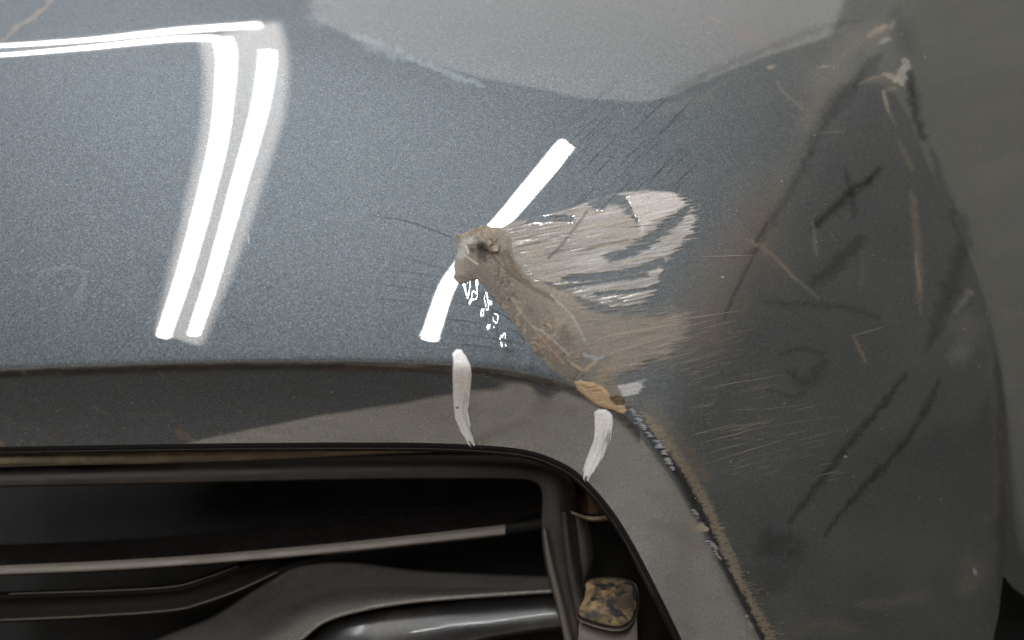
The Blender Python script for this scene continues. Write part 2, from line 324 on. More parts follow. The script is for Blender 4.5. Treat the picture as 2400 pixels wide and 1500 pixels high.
def field(px, py, base_only=False):
    """pigment colour, coverage, height above the lacquer (m) and owner id at each point of the frame"""
    n = px.shape; rgb = np.zeros(n+(3,)); a = np.zeros(n); h = np.zeros(n); own = np.zeros(n, int)
    # old primer / dark groove just outside the lip edge on the right
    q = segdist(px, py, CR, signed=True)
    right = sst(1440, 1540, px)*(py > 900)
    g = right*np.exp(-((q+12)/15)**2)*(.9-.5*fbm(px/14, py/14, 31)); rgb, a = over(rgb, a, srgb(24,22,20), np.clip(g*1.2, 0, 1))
    ang = 14; u, v = rot(px, py, ang)
    tanw = right*np.exp(-((q+34-10*sst(1100,1500,py))/(13+9*fbm(px/60, py/60, 2)))**2)
    hair = fbm(u/16, v/2.6, 21, 3)
    m = sst(.42, .72, tanw*(.10+.75*hair+.65*fbm(px/5, py/5, 24, 2))); rgb, a = over(rgb, a, srgb(156,142,120), m*.66*(px > 1490))
    m = sst(.50, .75, right*np.exp(-((q+50)/46)**2)*(.30+.95*fbm(u/26, v/2.2, 22, 3)))*(py < 1130)
    rgb, a = over(rgb, a, srgb(120,104,86), m*.45)
    # thin general road film on the darker corner
    m = (.55+.9*(fbm(px/120, py/160, 41, 5)-.3))*sst(1450, 1800, px+.25*(py-400))*sst(-14, -60, q)*.36; rgb, a = over(rgb, a, srgb(116,114,104), m)
    m = sst(-5, 0, q)*sst(26, 10, q)*(px < 1500)*(.55+.5*fbm(px/40, py/9, 44, 3)); rgb, a = over(rgb, a, srgb(40,33,28), m)  # brown dirt under the crease, also painting in its shadow line
    m = sst(.55, .8, fbm(px/70, py/40, 42, 5))*sst(0, 30, q)*.25; rgb, a = over(rgb, a, srgb(90,78,64), m)
    # speckled dirt along the crease
    m = sst(.60, .78, fbm(px/9, py/5, 43, 3))*np.exp(-((q-14)/11)**2)*.55; rgb, a = over(rgb, a, srgb(110,92,72), m)
    for i, (pts, wd, c, cov, soft) in enumerate(SMEARS_AND_SHADING):
        if c is DARKS and wd < 20: soft = 1.05; wd = wd*1.25
        m = stroke_mask(px, py, pts, wd, soft, 50+i, max(4, wd*.35), .7 if wd > 8 else .4, taper=.35)
        if wd > 12:
            kk = m > 0; m[kk] *= .55+.75*fbm(px[kk]/(wd*.5), py[kk]/(wd*.5), 90+i, 3)
        rgb, a = over(rgb, a, c, m*cov*((.78 if wd < 20 else 1.0) if c is DARKS else .85 if wd > 12 else .72))
    if base_only: return rgb, a, h, own
    # --- white putty fan, dragged to the right
    u, v = rot(px, py, 11); rag = 22*(vnoise(u/90, v/2.4, 3)-.5)+14*(vnoise(u/30, v/1.6, 4)-.5)+8*(fbm(px/12, py/12, 5)-.5)
    d = polyd(px, py, FAN)
    right_ = sst(1380, 1560, px)
    m = sst(-3, 5, d+rag*(.25+.75*right_)*(1-.85*sst(70, 25, py-(545-.31*(px-1150)))))
    st_ = fbm(u/55, v/2.6, 7, 3); st2 = fbm(u/140, v/7, 8, 3)
    lobe = sst(0, 10, polyd(px, py, [(1462,450),(1520,444),(1585,450),(1622,478),(1600,492),(1560,512),(1528,528),(1508,552),(1500,560),(1492,520),(1472,484)])+rag*.35)
    band = sst(0, 8, polyd(px, py, [(1634,500),(1624,555),(1588,588),(1556,606),(1500,615),(1470,622),(1430,640),(1500,588),(1550,570),(1582,535),(1612,492)])+rag*.35)
    gap = np.zeros(n)
    for pts, wd in (([(1612,492),(1570,525),(1528,560),(1480,590),(1430,602)], 26), ([(1395,480),(1430,470),(1460,472),(1480,492),(1500,512)], 26), ([(1330,655),(1430,645),(1500,632),(1556,612)], 17), ([(1290,680),(1360,668),(1450,655),(1520,644)], 9), ([(1240,520),(1290,512),(1340,515)], 16), ([(1395,690),(1460,684),(1530,676)], 8)):
        gap = np.maximum(gap, stroke_mask(px+rag*.9, py, pts, wd, .5, 60, 8, .4))
    thick = .97-.20*sst(1360, 1460, px)
    cov = m*np.clip(thick+.38*(st_-.5)*(1+1.3*right_)+.30*(st2-.5), 0, 1)
    low = sst(640, 700, py)*sst(1250, 1340, px); cov = cov*(1-.45*low*(st_ < .56))
    cov = cov*(1-.93*gap*(1-.5*lobe)); cov = np.maximum(cov, m*np.maximum(lobe, band*np.clip(.55+1.2*(st_-.35), 0, 1))*.97)
    st3 = fbm(u/26, v/1.5, 9, 2)[..., None]; cw = np.array(srgb(208,203,199)); cg = np.array(srgb(164,157,150)); cb = np.array(srgb(196,182,162))
    tone = np.clip(sst(1230, 1480, px)+.7*(st2-.5)+.4*(st_-.5), 0, 1)[..., None]
    c = cg*(1-tone)+cw*tone
    k = (sst(.5, .7, fbm(u/80, v/9, 12, 4))*.6)[..., None]; c = c*(1-k)+cb*k
    k = (lobe*.8)[..., None]; c = c*(1-k)+np.array(srgb(226,217,213))*k
    c = c*(.70+.34*st3)
    nar = stroke_mask(px, py, [(1375,498),(1350,530),(1318,572),(1285,606)], 6, .7, 61, 6, .5); c = c*(1-.45*nar[..., None])
    nar = stroke_mask(px, py, [(1380,580),(1430,570),(1470,562)], 6, .8, 62, 6, .6); c = c*(1-nar[..., None]*.5)+np.array(srgb(120,100,70))*(nar*.4)[..., None]
    rgb, a = over(rgb, a, c, cov); own = np.where(cov > .30, 1, own)
    h = h+cov*(.00025+.00022*(st_-.5)+.0004*fbm(px/40, py/30, 13)*m)*m
    # --- brown sanded filler strip with its soft fan
    d = polyd(px, py, RIDGEP)
    u2, v2 = rot(px, py, 8); edge = 10*(fbm(px/16, py/16, 14, 4)-.5)
    fr = sst(1280, 1420, px); edge = edge*(1-fr)+fr*(26*(vnoise(u2/60, v2/3.2, 15)-.5)+34*(fbm(px/34, py/34, 16)-.5))
    m = sst(-2-20*fr, 4+30*fr, d+edge)
    cov = m*(1-.26*fr*(1-fbm(u2/70, v2/3, 17, 3)*1.4))*(1-.30*fr*sst(700, 660, py))
    q1 = segdist(px, py, [(1100,560),(1150,640),(1230,740),(1300,830),(1400,900)])
    grit = fbm(px/6, py/6, 18, 3); grit2 = fbm(px/55, py/55, 19, 3)
    strip = np.exp(-(q1/52)**2)
    c = np.array(srgb(147,137,127))*(1-.36*strip[..., None])
    k = (sst(.47, .62, grit)*sst(.42, .60, grit2)*.55*(1-fr*.5))[..., None]; c = c*(1-k)+np.array(srgb(174,156,132))*k
    k = (sst(.52, .72, fbm(px/5+grit2*3, py/4, 20, 4))*strip*.80*sst(.40, .62, fbm(px/30, py/38, 45, 3)))[..., None]; c = c*(1-k)+np.array(srgb(66,52,38))*k
    for pts, wd, cc, al in (([(1185,590),(1215,645),(1245,672),(1300,700)], 13, (88,70,48), .5), ([(1128,575),(1135,592),(1130,600)], 20, (58,50,44), .8), ([(1150,590),(1175,600),(1200,640),(1240,662)], 12, (112,98,84), .7),
                            ([(1290,690),(1340,740),(1372,800)], 5, (186,184,182), .55), ([(1250,765),(1290,790),(1330,830)], 5, (180,178,176), .5), ([(1270,790),(1300,830),(1308,848)], 26, (118,98,86), .6), ([(1340,850),(1370,868),(1400,840)], 7, (190,168,130), .6),
                            ([(1370,830),(1400,842),(1412,838)], 8, (168,176,182), .7), ([(1066,590),(1070,560),(1100,545),(1135,532)], 9, (132,116,98), .8), ([(1080,600),(1088,570),(1104,560)], 20, (176,174,172), .7), ([(1320,780),(1330,800)], 24, (110,100,92), .7),
                            ([(1068,545),(1095,552)], 10, (140,124,104), .9), ([(1075,655),(1095,655),(1090,668)], 18, (120,108,98), .7), ([(1092,578),(1098,592)], 4, (226,220,214), .8), ([(1096,603),(1118,618)], 4, (214,196,170), .7), ([(1200,700),(1260,780),(1320,850)], 5, (172,152,128), .35),
                            ([(1390,910),(1420,870),(1440,860)], 24, (168,142,110), .35), ([(1156,575),(1162,588)], 12, (166,146,126), .8), ([(1150,562),(1160,568),(1166,560)], 4, (50,40,32), .8), ([(1152,590),(1166,592)], 4, (48,38,30), .8), ([(1500,735),(1530,752),(1560,742)], 40, (150,134,118), .4)):
        mk = stroke_mask(px, py, pts, wd, .7, 70+wd, 5, .7)[..., None]*al; c = c*(1-mk)+np.array(srgb(*cc))*mk
    k = (fr*sst(.5, .8, fbm(u2/60, v2/2.2, 24, 3))*.45)[..., None]; c = c*(1-k)+np.array(srgb(168,150,128))*k
    rgb, a = over(rgb, a, c, cov*(1-.15*fr)); own = np.where(cov > .42, 2, own)
    body_ = sst(0, 26, d)*(1-fr)
    h = h*(1-cov)+cov*(.0004+body_*(.0011+.0007*strip+.0009*(grit2-.5))+(.00030*(grit-.5)*(1-.6*fr)))
    knob = np.exp(-(np.hypot(px-1125, py-572)/46)**2)
    h = h+cov*knob*.0030*(fbm(px/22, py/22, 23, 4))-cov*.0022*np.exp(-(np.hypot((px-1130), (py-590)*.8)/12)**2)+cov*.0012*np.exp(-((np.hypot(px-1157, py-580)-11)/4)**2)
    gro = stroke_mask(px, py, [(1140,590),(1175,628),(1215,662)], 8, .9, 65, 6, .4); h = h-gro*.0010
    # --- white dab and yellow chip
    d = polyd(px, py, DAB); m = sst(-2, 3, d+(vnoise(u/50, v/2, 25)-.5)*14*sst(1480, 1500, px)+3*(st_-.5)); cov = m*np.clip(.6+1.3*(fbm(u/40, v/2.2, 26)-.35), 0, 1)
    rgb, a = over(rgb, a, srgb(196,194,192), cov); own = np.where(cov > .4, 3, own); h = h+cov*.0003
    d = polyd(px, py, CHIP); m = sst(-1, 2.5, d+5*(fbm(px/9, py/9, 27)-.5)); tn = fbm(px/18, py/18, 28, 4)[..., None]
    c = np.array(srgb(180,154,120))*(.75+.5*tn); d2 = polyd(px, py, [(1372,893),(1440,915),(1436,930),(1412,905)]); 
    rgb, a = over(rgb, a, c, m); own = np.where(m > .5, 4, own); h = h+m*(.0003+.0006*tn[..., 0])-m*.0004*sst(8, 14, d)
    hol = 1-sst(.75, 1.1, np.hypot((px-1448)/20, (py-938-(px-1448)*.35)/13)+.5*(fbm(px/7, py/7, 29)-.5))
    cc = np.array(srgb(92,78,58))*(.45+1.3*fbm(px/5, py/5, 30, 3)[..., None]); rgb, a = over(rgb, a, cc, hol); own = np.where(hol > .5, 2, own); h = h+hol*(.0016*(fbm(px/6, py/6, 34)-.45))
    # --- two brushed white strokes
    for k_, poly, deg, base in ((5, STROKE1, 84, 835), (6, STROKE2, 66, 975)):
        cl = {5: [(1075,820),(1082,870),(1080,930),(1084,990),(1108,1045)], 6: [(1414,962),(1414,1000),(1404,1050),(1374,1124)]}[k_]
        k = (px > 1040) & (px < 1460) & (py > 800) & (py < 1140)
        if not k.any(): continue
        x, y = px[k], py[k]; q, t = segdist(x, y, catmull(cl, 40), signed=True)*1.0 if False else (segdist(x, y, catmull(cl, 40), signed=True), None)
        _, t = segdist(x, y, catmull(cl, 40), want_t=True)
        br = fbm(q/2.0, t*3.2, 35+k_, 3); d = polyd(x, y, poly)+(1.2+9*sst(.8, 1, t))*(vnoise(q/1.7, t*2, 36)-.5)*2
        m = sst(-.8, 1.2, d); dry = sst(.30, .55, t)
        side = sst(4, 17, -q) if k_ == 5 else sst(2, 18, -q)
        cv = m*np.clip(1-(dry*(.25+1.5*side))*sst(.50, .66, br)*.9-.25*sst(.85, 1, t), 0, 1)
        c = np.array(srgb(240,238,238, .80))*(1-.14*br[..., None]*dry[..., None])
        r0, a0 = over(rgb[k], a[k], c, cv); rgb[k] = r0; a[k] = a0; o = own[k]; o[m > .4] = k_; own[k] = o
        hh = h[k]; hh = hh*(1-m)+cv*(.0003+.0004*sst(0, 9, d)*(1-dry)+.00012*br); h[k] = hh
    return rgb, np.clip(a, 0, 1), h, own

# ---------------------------------------------------------------- floor and lamps of the garage, plus added reflection pieces (seen only as reflections)
def floor_material():
    m, nt, b, out = new_mat('garage_concrete'); L = nt.links.new
    tc = nt.nodes.new('ShaderNodeTexCoord'); nz = noise_node(nt, 3, 6, .6, tc.outputs['Object'])
    cr = nt.nodes.new('ShaderNodeValToRGB'); L(nz.outputs[0], cr.inputs[0]); e = cr.color_ramp.elements
    e[0].position = .3; e[0].color = (*(.20,.165,.13), 1); e[1].position = .7; e[1].color = (*(.26,.215,.17), 1)
    L(cr.outputs[0], b.inputs['Base Color']); b.inputs['Roughness'].default_value = .7; return m
fl = mesh_obj('floor', np.array([(-6,-6,0),(6,-6,0),(6,6,0),(-6,6,0)], float), [(0,1,2,3)], floor_material(), smooth=False)
tag(fl, kind='structure')

ZL = 2.3
def on_plane(pts, z):
    a = np.array(pts, float); p, r = refl(a[:, 0], a[:, 1], 3.0); t = (z-p[:, 2])/r[:, 2]; return p+r*t[:, None]
led_far = emit_material('led_white_far', (1.0, .985, .98), 30.0)
led = emit_material('led_white', (.98, .99, 1.0), 84.0)
diffuser = emit_material('lamp_diffuser', (1.0, .93, .86), 2.6)
def strip_obj(name, center, widths, mat, z, parent, scallop=0.0, n=60, pitch=11.0):
    """a strip of light whose mirror image runs along the given curve of the bumper"""
    c = catmull(center, n) if len(center) > 2 else np.array([np.array(center[0])*(1-t)+np.array(center[1])*t for t in np.linspace(0, 1, n)])
    wd = np.interp(np.linspace(0, 1, n), np.linspace(0, 1, len(widths)), widths)
    tg = np.gradient(c, axis=0); tg /= np.linalg.norm(tg, axis=1, keepdims=True); nr = np.stack([-tg[:, 1], tg[:, 0]], 1)
    ln = np.concatenate([[0], np.cumsum(np.linalg.norm(np.diff(c, axis=0), axis=1))])
    sc_ = 1+scallop*np.cos(ln/pitch*2*math.pi)
    A = on_plane(c+nr*(wd*sc_/2)[:, None], z); B = on_plane(c-nr*(wd*sc_/2)[:, None], z)
    V = np.stack([A, B], 1).reshape(-1, 3); V2 = V+np.array([0, 0, .004])
    i = np.arange(n-1)*2; F = np.stack([i, i+1, i+3, i+2], 1); F2 = F[:, ::-1]+len(V)
    o = mesh_obj(name, np.vstack([V, V2]), np.vstack([F, F2]), mat, parent, smooth=False)
    return o
lamp = empty('ceiling_lamp', (-1.0, 0, ZL+.03)); tag(lamp, 'hexagonal ceiling lamp of paired white light strips above the garage floor, left of the bumper', 'ceiling lamp')
strip_obj('light_strip', [(522,92),(530,130),(527,200),(512,330),(476,480),(432,640),(382,790)], [27,27,26,24,22,20,16], led, ZL, lamp, .16, 200, 14)
strip_obj('light_strip', [(627,118),(622,180),(600,290),(560,430),(524,560),(492,670),(453,786)], [21,22,21,19,17,15,12], led, ZL, lamp, .16, 200, 14)
strip_obj('light_strip', [(-140,111),(0,107),(200,94),(400,73),(520,64),(606,59)], [5,5,6,8,9,10], led_far, ZL, lamp, .10, 90, 14)
strip_obj('light_strip', [(-140,132),(0,129),(200,112),(400,92),(505,90)], [5,5,7,9,11], led_far, ZL, lamp, .10, 90, 14)
strip_obj('diffuser', [(560,70),(576,150),(570,260),(545,370),(505,520),(465,650),(418,795)], [190,195,190,170,158,140,112], diffuser, ZL+.02, lamp, 0, 60)
strip_obj('diffuser', [(-140,121),(0,118),(200,103),(400,83),(560,72),(625,62)], [36,36,38,42,44,40], emit_material('lamp_diffuser_far', (1.0, .93, .86), .8), ZL+.021, lamp, 0, 60)
tube = empty('tube_lamp', (-.2, -1.5, ZL+.03)); tag(tube, 'single long fluorescent tube lamp on the garage ceiling in front of the car', 'ceiling lamp')
strip_obj('tube', [(1328,338),(1290,385),(1240,445),(1180,515),(1110,590),(1055,660),(1030,720),(1006,796)], [28,30,28,24,22,21,23,25], emit_material('tube_white', (.97, .99, .97), 105.0), ZL, tube, 0, 60)
glow_edge = np.array(on_plane([(730,40),(775,62),(900,112),(1130,183),(1350,228),(1500,240),(1575,226),(1640,195),(1800,130),(1950,82),(2060,40)], ZL-.15))
ref = glow_edge
# glowing panel added over the car for its reflection: its near edge is the curved edge mirrored across the top of the bumper
top = np.array([(1.9,2.6,ZL-.15),(-.6,2.6,ZL-.15)]); Vb = np.vstack([glow_edge, top])
pn = mesh_obj('added_glow_panel', np.vstack([Vb, Vb+np.array([0,0,.03])]), [tuple(range(len(Vb))), tuple(range(2*len(Vb)-1, len(Vb)-1, -1))], emit_material('added_glow', (1.0,.93,.87), .85), smooth=False)
tag(pn, 'dim glowing panel added out of view for its reflection across the top of the bumper', 'added glow panel')

wall = mesh_obj('side_wall', np.array([(1.15,.30,0),(1.15,3.2,0),(1.15,3.2,2.2),(1.15,.30,2.2),(1.25,.30,0),(1.25,3.2,0),(1.25,3.2,2.2),(1.25,.30,2.2)], float), [(0,1,2,3),(7,6,5,4),(0,3,7,4),(3,2,6,7)], plain_material('pale_plaster', (.36,.34,.29), .8), smooth=False)
tag(wall, kind='structure')
# dark sheet added as shade beside and under the car, pale reflector added in front; the lip mirrors the edge between the two
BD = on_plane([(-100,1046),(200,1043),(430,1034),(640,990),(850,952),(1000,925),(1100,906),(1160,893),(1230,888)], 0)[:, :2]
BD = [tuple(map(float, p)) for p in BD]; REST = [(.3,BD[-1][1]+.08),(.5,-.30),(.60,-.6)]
SHADE = [(-3,BD[0][1])]+BD+REST+[(1.0,-1.4),(3,-3),(5,-3),(5,4),(-3,4)]
REFLECTOR = [(x, y-.004) for x, y in BD+REST]+[(.60,-1.3),(-1.6,-1.3),(-1.6,BD[0][1]-.01)]
for nm, poly, z0, z1, mt in (('floor_shade', SHADE, .001, .008, plain_material('floor_shade_black', srgb(40,36,32), .85)), ('floor_reflector', REFLECTOR, .002, .012, plain_material('pale_reflector', (.50,.425,.35), .8))):
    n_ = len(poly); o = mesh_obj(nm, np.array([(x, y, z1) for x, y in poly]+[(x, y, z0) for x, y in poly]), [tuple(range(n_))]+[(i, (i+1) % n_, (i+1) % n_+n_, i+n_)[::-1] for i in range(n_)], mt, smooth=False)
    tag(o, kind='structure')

# ---------------------------------------------------------------- the car
car = empty('car', (0, 0.05, 0)); tag(car, 'dark grey metallic car, its cracked bumper patched with brown filler and two white strokes', 'car')
car_paint = paint_material('grey_metallic_lacquer'); filler_mat = paint_material('filler', pig_rough=.85); white_mat = paint_material('white_brush_paint', pig_rough=.42)

EDGE_CTRL = [(-160,1050),(0,1047),(300,1042),(600,1038),(850,1037),(1000,1038),(1120,1043),(1225,1053),(1300,1076),(1362,1114),(1425,1182),(1478,1262),(1540,1380),(1598,1500),(1660,1640)]
CREASE_G = [(-160,872),(0,868),(300,857),(600,850),(850,850),(1000,855),(1150,866),(1250,882),(1350,910),(1450,965),(1540,1060),(1620,1185),(1700,1350),(1780,1500),(1840,1640)]
OUT_CTRL = [(-160,-140),(0,-140),(300,-140),(600,-140),(850,-140),(1060,-140),(1330,-140),(1680,-140),(2080,-140),(2500,-140),(2540,330),(2540,760),(2540,1160),(2540,1500),(2540,1640)]
def resample(c, dens):
    t = np.linspace(0, 1, len(c)); cum = np.concatenate([[0], np.cumsum(np.interp((t[1:]+t[:-1])/2, *zip(*dens)))]); cum /= cum[-1]
    return cum
NS = 1180; NL = 62; NU = 430
s_ = np.linspace(0, 1, 4001); den = np.interp(s_, [0,.25,.35,.45,.75,.85,1], [.75,.8,1.3,1.5,1.5,1.0,.9]); cum = np.cumsum(den); cum = (cum-cum[0])/(cum[-1]-cum[0])
sv = np.interp(np.linspace(0, 1, NS), cum, s_)
def cm_at(ctrl, sv):
    pts = catmull(ctrl, 4001); return np.stack([np.interp(sv, s_, pts[:, 0]), np.interp(sv, s_, pts[:, 1])], 1)
E_ = cm_at(EDGE_CTRL, sv); C_ = cm_at(CREASE_G, sv); O_ = cm_at(OUT_CTRL, sv)
tl = np.linspace(0, 1, NL)[:, None, None]; lowg = E_[None]*(1-tl)+C_[None]*tl
tu = np.linspace(0, 1, NU+1)[1:]; tu = (.55*tu+.45*tu**1.6)[:, None, None]; upg = C_[None]*(1-tu)+O_[None]*tu
G = np.concatenate([lowg, upg], 0); GX, GY = G[..., 0], G[..., 1]
BV = W(GX, GY)
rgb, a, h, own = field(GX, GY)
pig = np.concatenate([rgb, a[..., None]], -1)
nr, nc = GX.shape; F = grid_faces(nr, nc)
cx = GX.ravel()[F].mean(1); cy = GY.ravel()[F].mean(1)
GAP = [(2352,1350),(2375,1378),(2400,1396),(2560,1470),(2560,1700),(2300,1700),(2328,1500),(2342,1430),(2346,1390)]
F = F[polyd(cx, cy, GAP) < 0]
V_, F_, pg_ = compact(BV.reshape(-1, 3), F, pig.reshape(-1, 4))
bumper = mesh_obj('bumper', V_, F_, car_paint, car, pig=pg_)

# fine patch: everything that was brushed or smeared on
def patch(x0, x1, y0, y1, step):
    gx, gy = np.meshgrid(np.arange(x0, x1, step), np.arange(y0, y1, step)); rgb, a, h, own = field(gx, gy)
    V = at(gx, gy, depth(gx, gy)-.0006-h/S).reshape(-1, 3); pg = np.concatenate([rgb, a[..., None]], -1).reshape(-1, 4); o = own[:-1, :-1]
    res = {}
    for k in range(1, 7):
        kp = o == k
        if kp.sum() > 20: res[k] = compact(V, grid_faces(*gx.shape, kp), pg)
    return res
R_ = patch(1040, 1660, 430, 1000, 1.5); R2 = patch(1044, 1452, 806, 1150, 1.2)
for k, name, mat, lab, src in ((1,'putty_smear',filler_mat,'pale grey putty dragged to the right in dry streaks',R_),(2,'filler_strip',filler_mat,'rough brown sanded filler over the crack',R_),(3,'putty_dab',filler_mat,'small white putty dab under the brown filler',R_),
                          (4,'yellow_chip',filler_mat,'bare yellow brown filler where the paint has broken off',R_),(5,'paint_stroke',white_mat,'left white brush stroke, running down from the crease',R2),(6,'paint_stroke',white_mat,'right white brush stroke, under the yellow chip',R2)):
    if k in src: o = mesh_obj(name, src[k][0], src[k][1], mat, bumper, pig=src[k][2]); o['label'] = lab
# cracks, scratches and specks as fine ribbons on the lacquer
def ribbons(name, lines, mat, off=.0012, label=None):
    V = []; F = []
    for pts, wd in lines:
        pts = np.array(pts, float); n = len(pts); tg = np.gradient(pts, axis=0); tg /= np.linalg.norm(tg, axis=1, keepdims=True)+1e-9
        nr_ = np.stack([-tg[:, 1], tg[:, 0]], 1); t = np.linspace(0, 1, n); ww = wd*(.25+.75*np.sin(np.pi*np.clip(t, .03, .97)))/2
        A = pts+nr_*ww[:, None]; B = pts-nr_*ww[:, None]; b = len(V); V += [p for ab in zip(A, B) for p in ab]
        F += [(b+2*i, b+2*i+1, b+2*i+3, b+2*i+2) for i in range(n-1)]
    V = np.array(V); o = mesh_obj(name, W(V[:, 0], V[:, 1], off), np.array(F, np.int32), mat, bumper)
    if label: o['label'] = label
    return o
def wob(pts, n, amp, seed):
    c = catmull(pts, n); c[:, 1] += amp*(fbm(np.arange(n)/3.0, seed*3.1, seed, 3)-.5)*2; c[:, 0] += amp*.5*(fbm(np.arange(n)/3.0, seed*5.1, seed+9, 3)-.5)*2; return c
cr_ = []
for i, (pts, wd) in enumerate([([(870,508),(940,515),(1010,536),(1068,560)],1.7),([(930,598),(1000,618),(1060,635)],1.2),([(905,632),(980,640),(1060,655)],1.1),([(960,662),(1040,680),(1120,700)],1.1),([(1128,690),(1150,694),(1170,712)],2.2),
                               ([(1050,705),(1110,716),(1160,728),(1210,760)],1.5),([(1020,745),(1090,752),(1150,765)],1.4),([(1060,780),(1130,790),(1200,800),(1230,808)],1.3),([(1050,805),(1130,812),(1220,826)],1.2),([(1150,728),(1180,738),(1200,756)],2.0),([(1190,768),(1215,782),(1232,800)],1.8),
                               ([(860,700),(960,706),(1050,722)],1.0),([(840,660),(940,672),(1040,690)],.9),([(1000,770),(1060,776)],1.0),([(1140,728),(1140,760)],1.2),([(1165,745),(1166,800)],1.0),([(1186,795),(1188,828)],1.4)]):
    cr_.append((wob(pts, 26, 1.6, i+1), wd*.75))
for i in range(34):                                    # fine parallel sanding cracks right of the tube's reflection
    x0 = 1240+rng.uniform(0, 330); y0 = 240+rng.uniform(0, 260)+.15*(1570-x0); L_ = rng.uniform(30, 150)
    cr_.append((wob([(x0, y0), (x0+L_*.35, y0-L_*.36), (x0+L_*.72, y0-L_*.70)], 12, 1.2, 40+i), rng.uniform(.6, 1.2)))
dark_line = plain_material('crack_dark', srgb(22,26,30), .6)
o = ribbons('hairline_cracks', cr_, dark_line, .0010); o['kind'] = 'stuff'
sl = []
for i in range(130):                                   # light scratches fanning right of the lip edge
    y0 = rng.uniform(730, 1130); x0 = 1490+.62*(y0-760)*(y0 > 900)+rng.uniform(0, 230); L_ = rng.exponential(34)+8; dg = rng.normal(13, 3)
    a_ = math.radians(dg); sl.append((np.array([(x0+L_*t*math.cos(a_), y0-L_*t*math.sin(a_)) for t in (0, .5, 1)])+rng.normal(0, .4, (3, 2)), rng.uniform(.5, 1.0)))
for x0, y0, L_, dg in ((1636,601,130,1),(1660,1062,100,16),(1660,1085,190,17),(1420,786,180,9),(1395,793,150,10),(1640,912,200,10),(1690,1015,120,14),(1600,748,150,8),(1640,1040,150,15),(1620,1020,110,15),(1850,1010,0,0)):
    if L_: a_ = math.radians(dg); sl.append((np.array([(x0+L_*t*math.cos(a_), y0-L_*t*math.sin(a_)) for t in np.linspace(0, 1, 8)])+rng.normal(0, .5, (8, 2)), 1.3))
o = ribbons('light_scratches', sl, plain_material('scratch_light', srgb(172,156,138), .7), .0022); o['kind'] = 'stuff'
hairs = []
for i in range(240):                                   # frayed tan fibres along the scuffed edge
    k = rng.uniform(0, 1)**.8; yy = 950+k*560; j = np.argmin(np.abs(EDGE_DIRT[:, 1]-yy)); x0 = EDGE_DIRT[j, 0]+30+10*(yy-950)/500+rng.normal(0, 8); 
    L_ = rng.exponential(5)+3; dg = rng.normal(14, 10); a_ = math.radians(dg)
    hairs.append((np.array([(x0+L_*t*math.cos(a_), yy-L_*t*math.sin(a_)) for t in (0, .5, 1)])+rng.normal(0, .8, (3, 2)), rng.uniform(.6, 1.3)))
o = ribbons('tan_fibres', hairs, plain_material('fibre_tan', srgb(160,146,122), .8), .0030); o['kind'] = 'stuff'
flk = []
for x0, y0, r, n_ in ((1484,966,8,3),(1497,985,12,5),(1510,1003,10,3),(1524,1020,8,3),(1546,1042,13,5),(1556,1062,9,3),(1566,1082,9,4),(1578,1100,6,2),(1628,1200,8,3),(1636,1210,7,3),(1668,1276,9,4),(1680,1296,6,2)):
    for i in range(n_):
        y1 = y0+(i-n_/2)*4.2; L_ = r*rng.uniform(.5, 1.1); x1 = x0+rng.normal(0, 2)+(i-n_/2)*2
        flk.append((np.array([(x1-L_, y1+rng.normal(1, 1)), (x1, y1+rng.normal(0, .7)), (x1+L_, y1+rng.normal(2, 1))]), rng.uniform(2.2, 4.6)))
o = ribbons('primer_flakes', flk, plain_material('flake_grey', srgb(158,160,164), .5), .0032); o['kind'] = 'stuff'
fs = []
for i in range(120):                                   # fine gouges in the smeared putty
    x0 = rng.uniform(1180, 1580); y0 = rng.uniform(500, 860); L_ = rng.exponential(38)+12; a_ = math.radians(rng.normal(11, 4)); c_ = np.array([(x0+L_*t*math.cos(a_), y0-L_*t*math.sin(a_)) for t in np.linspace(0, 1, 5)])+rng.normal(0, .5, (5, 2))
    if polyd(c_[:, 0], c_[:, 1], FAN).min() > 4 or (polyd(c_[:, 0], c_[:, 1], RIDGEP).min() > 4 and x0 > 1330): fs.append((c_, rng.uniform(.6, 1.3), i % 3))
for kk, nm, cc in ((0,'dark_gouges',(84,76,70)),(1,'pale_gouges',(186,174,160))):
    ln_ = [(c_, w_) for c_, w_, t_ in fs if (t_ == 0) == (kk == 0)]
    o = ribbons(nm, ln_, plain_material(nm, srgb(*cc), .8), .0062); o['kind'] = 'stuff'
spk = []
for i in range(420):
    x0 = rng.uniform(1480, 2330) if i % 3 else rng.uniform(0, 1600); y0 = rng.uniform(60, 1480) if i % 3 else rng.uniform(868, 1035)
    if i % 3 == 0 and y0 > np.interp(x0, [0,1150,1600], [1035,1030,1500]): continue
    q_ = segdist(np.array([x0]), np.array([y0]), E_[::20], signed=True)[0]
    if q_ > -3: continue
    r = rng.exponential(.6)+.5; spk.append((np.array([(x0-r, y0), (x0, y0+rng.normal(0, .8)), (x0+r, y0)]), r*1.7))
o = ribbons('dust_specks', spk, plain_material('speck_light', srgb(160,150,136), .8), .0024); o['kind'] = 'stuff'

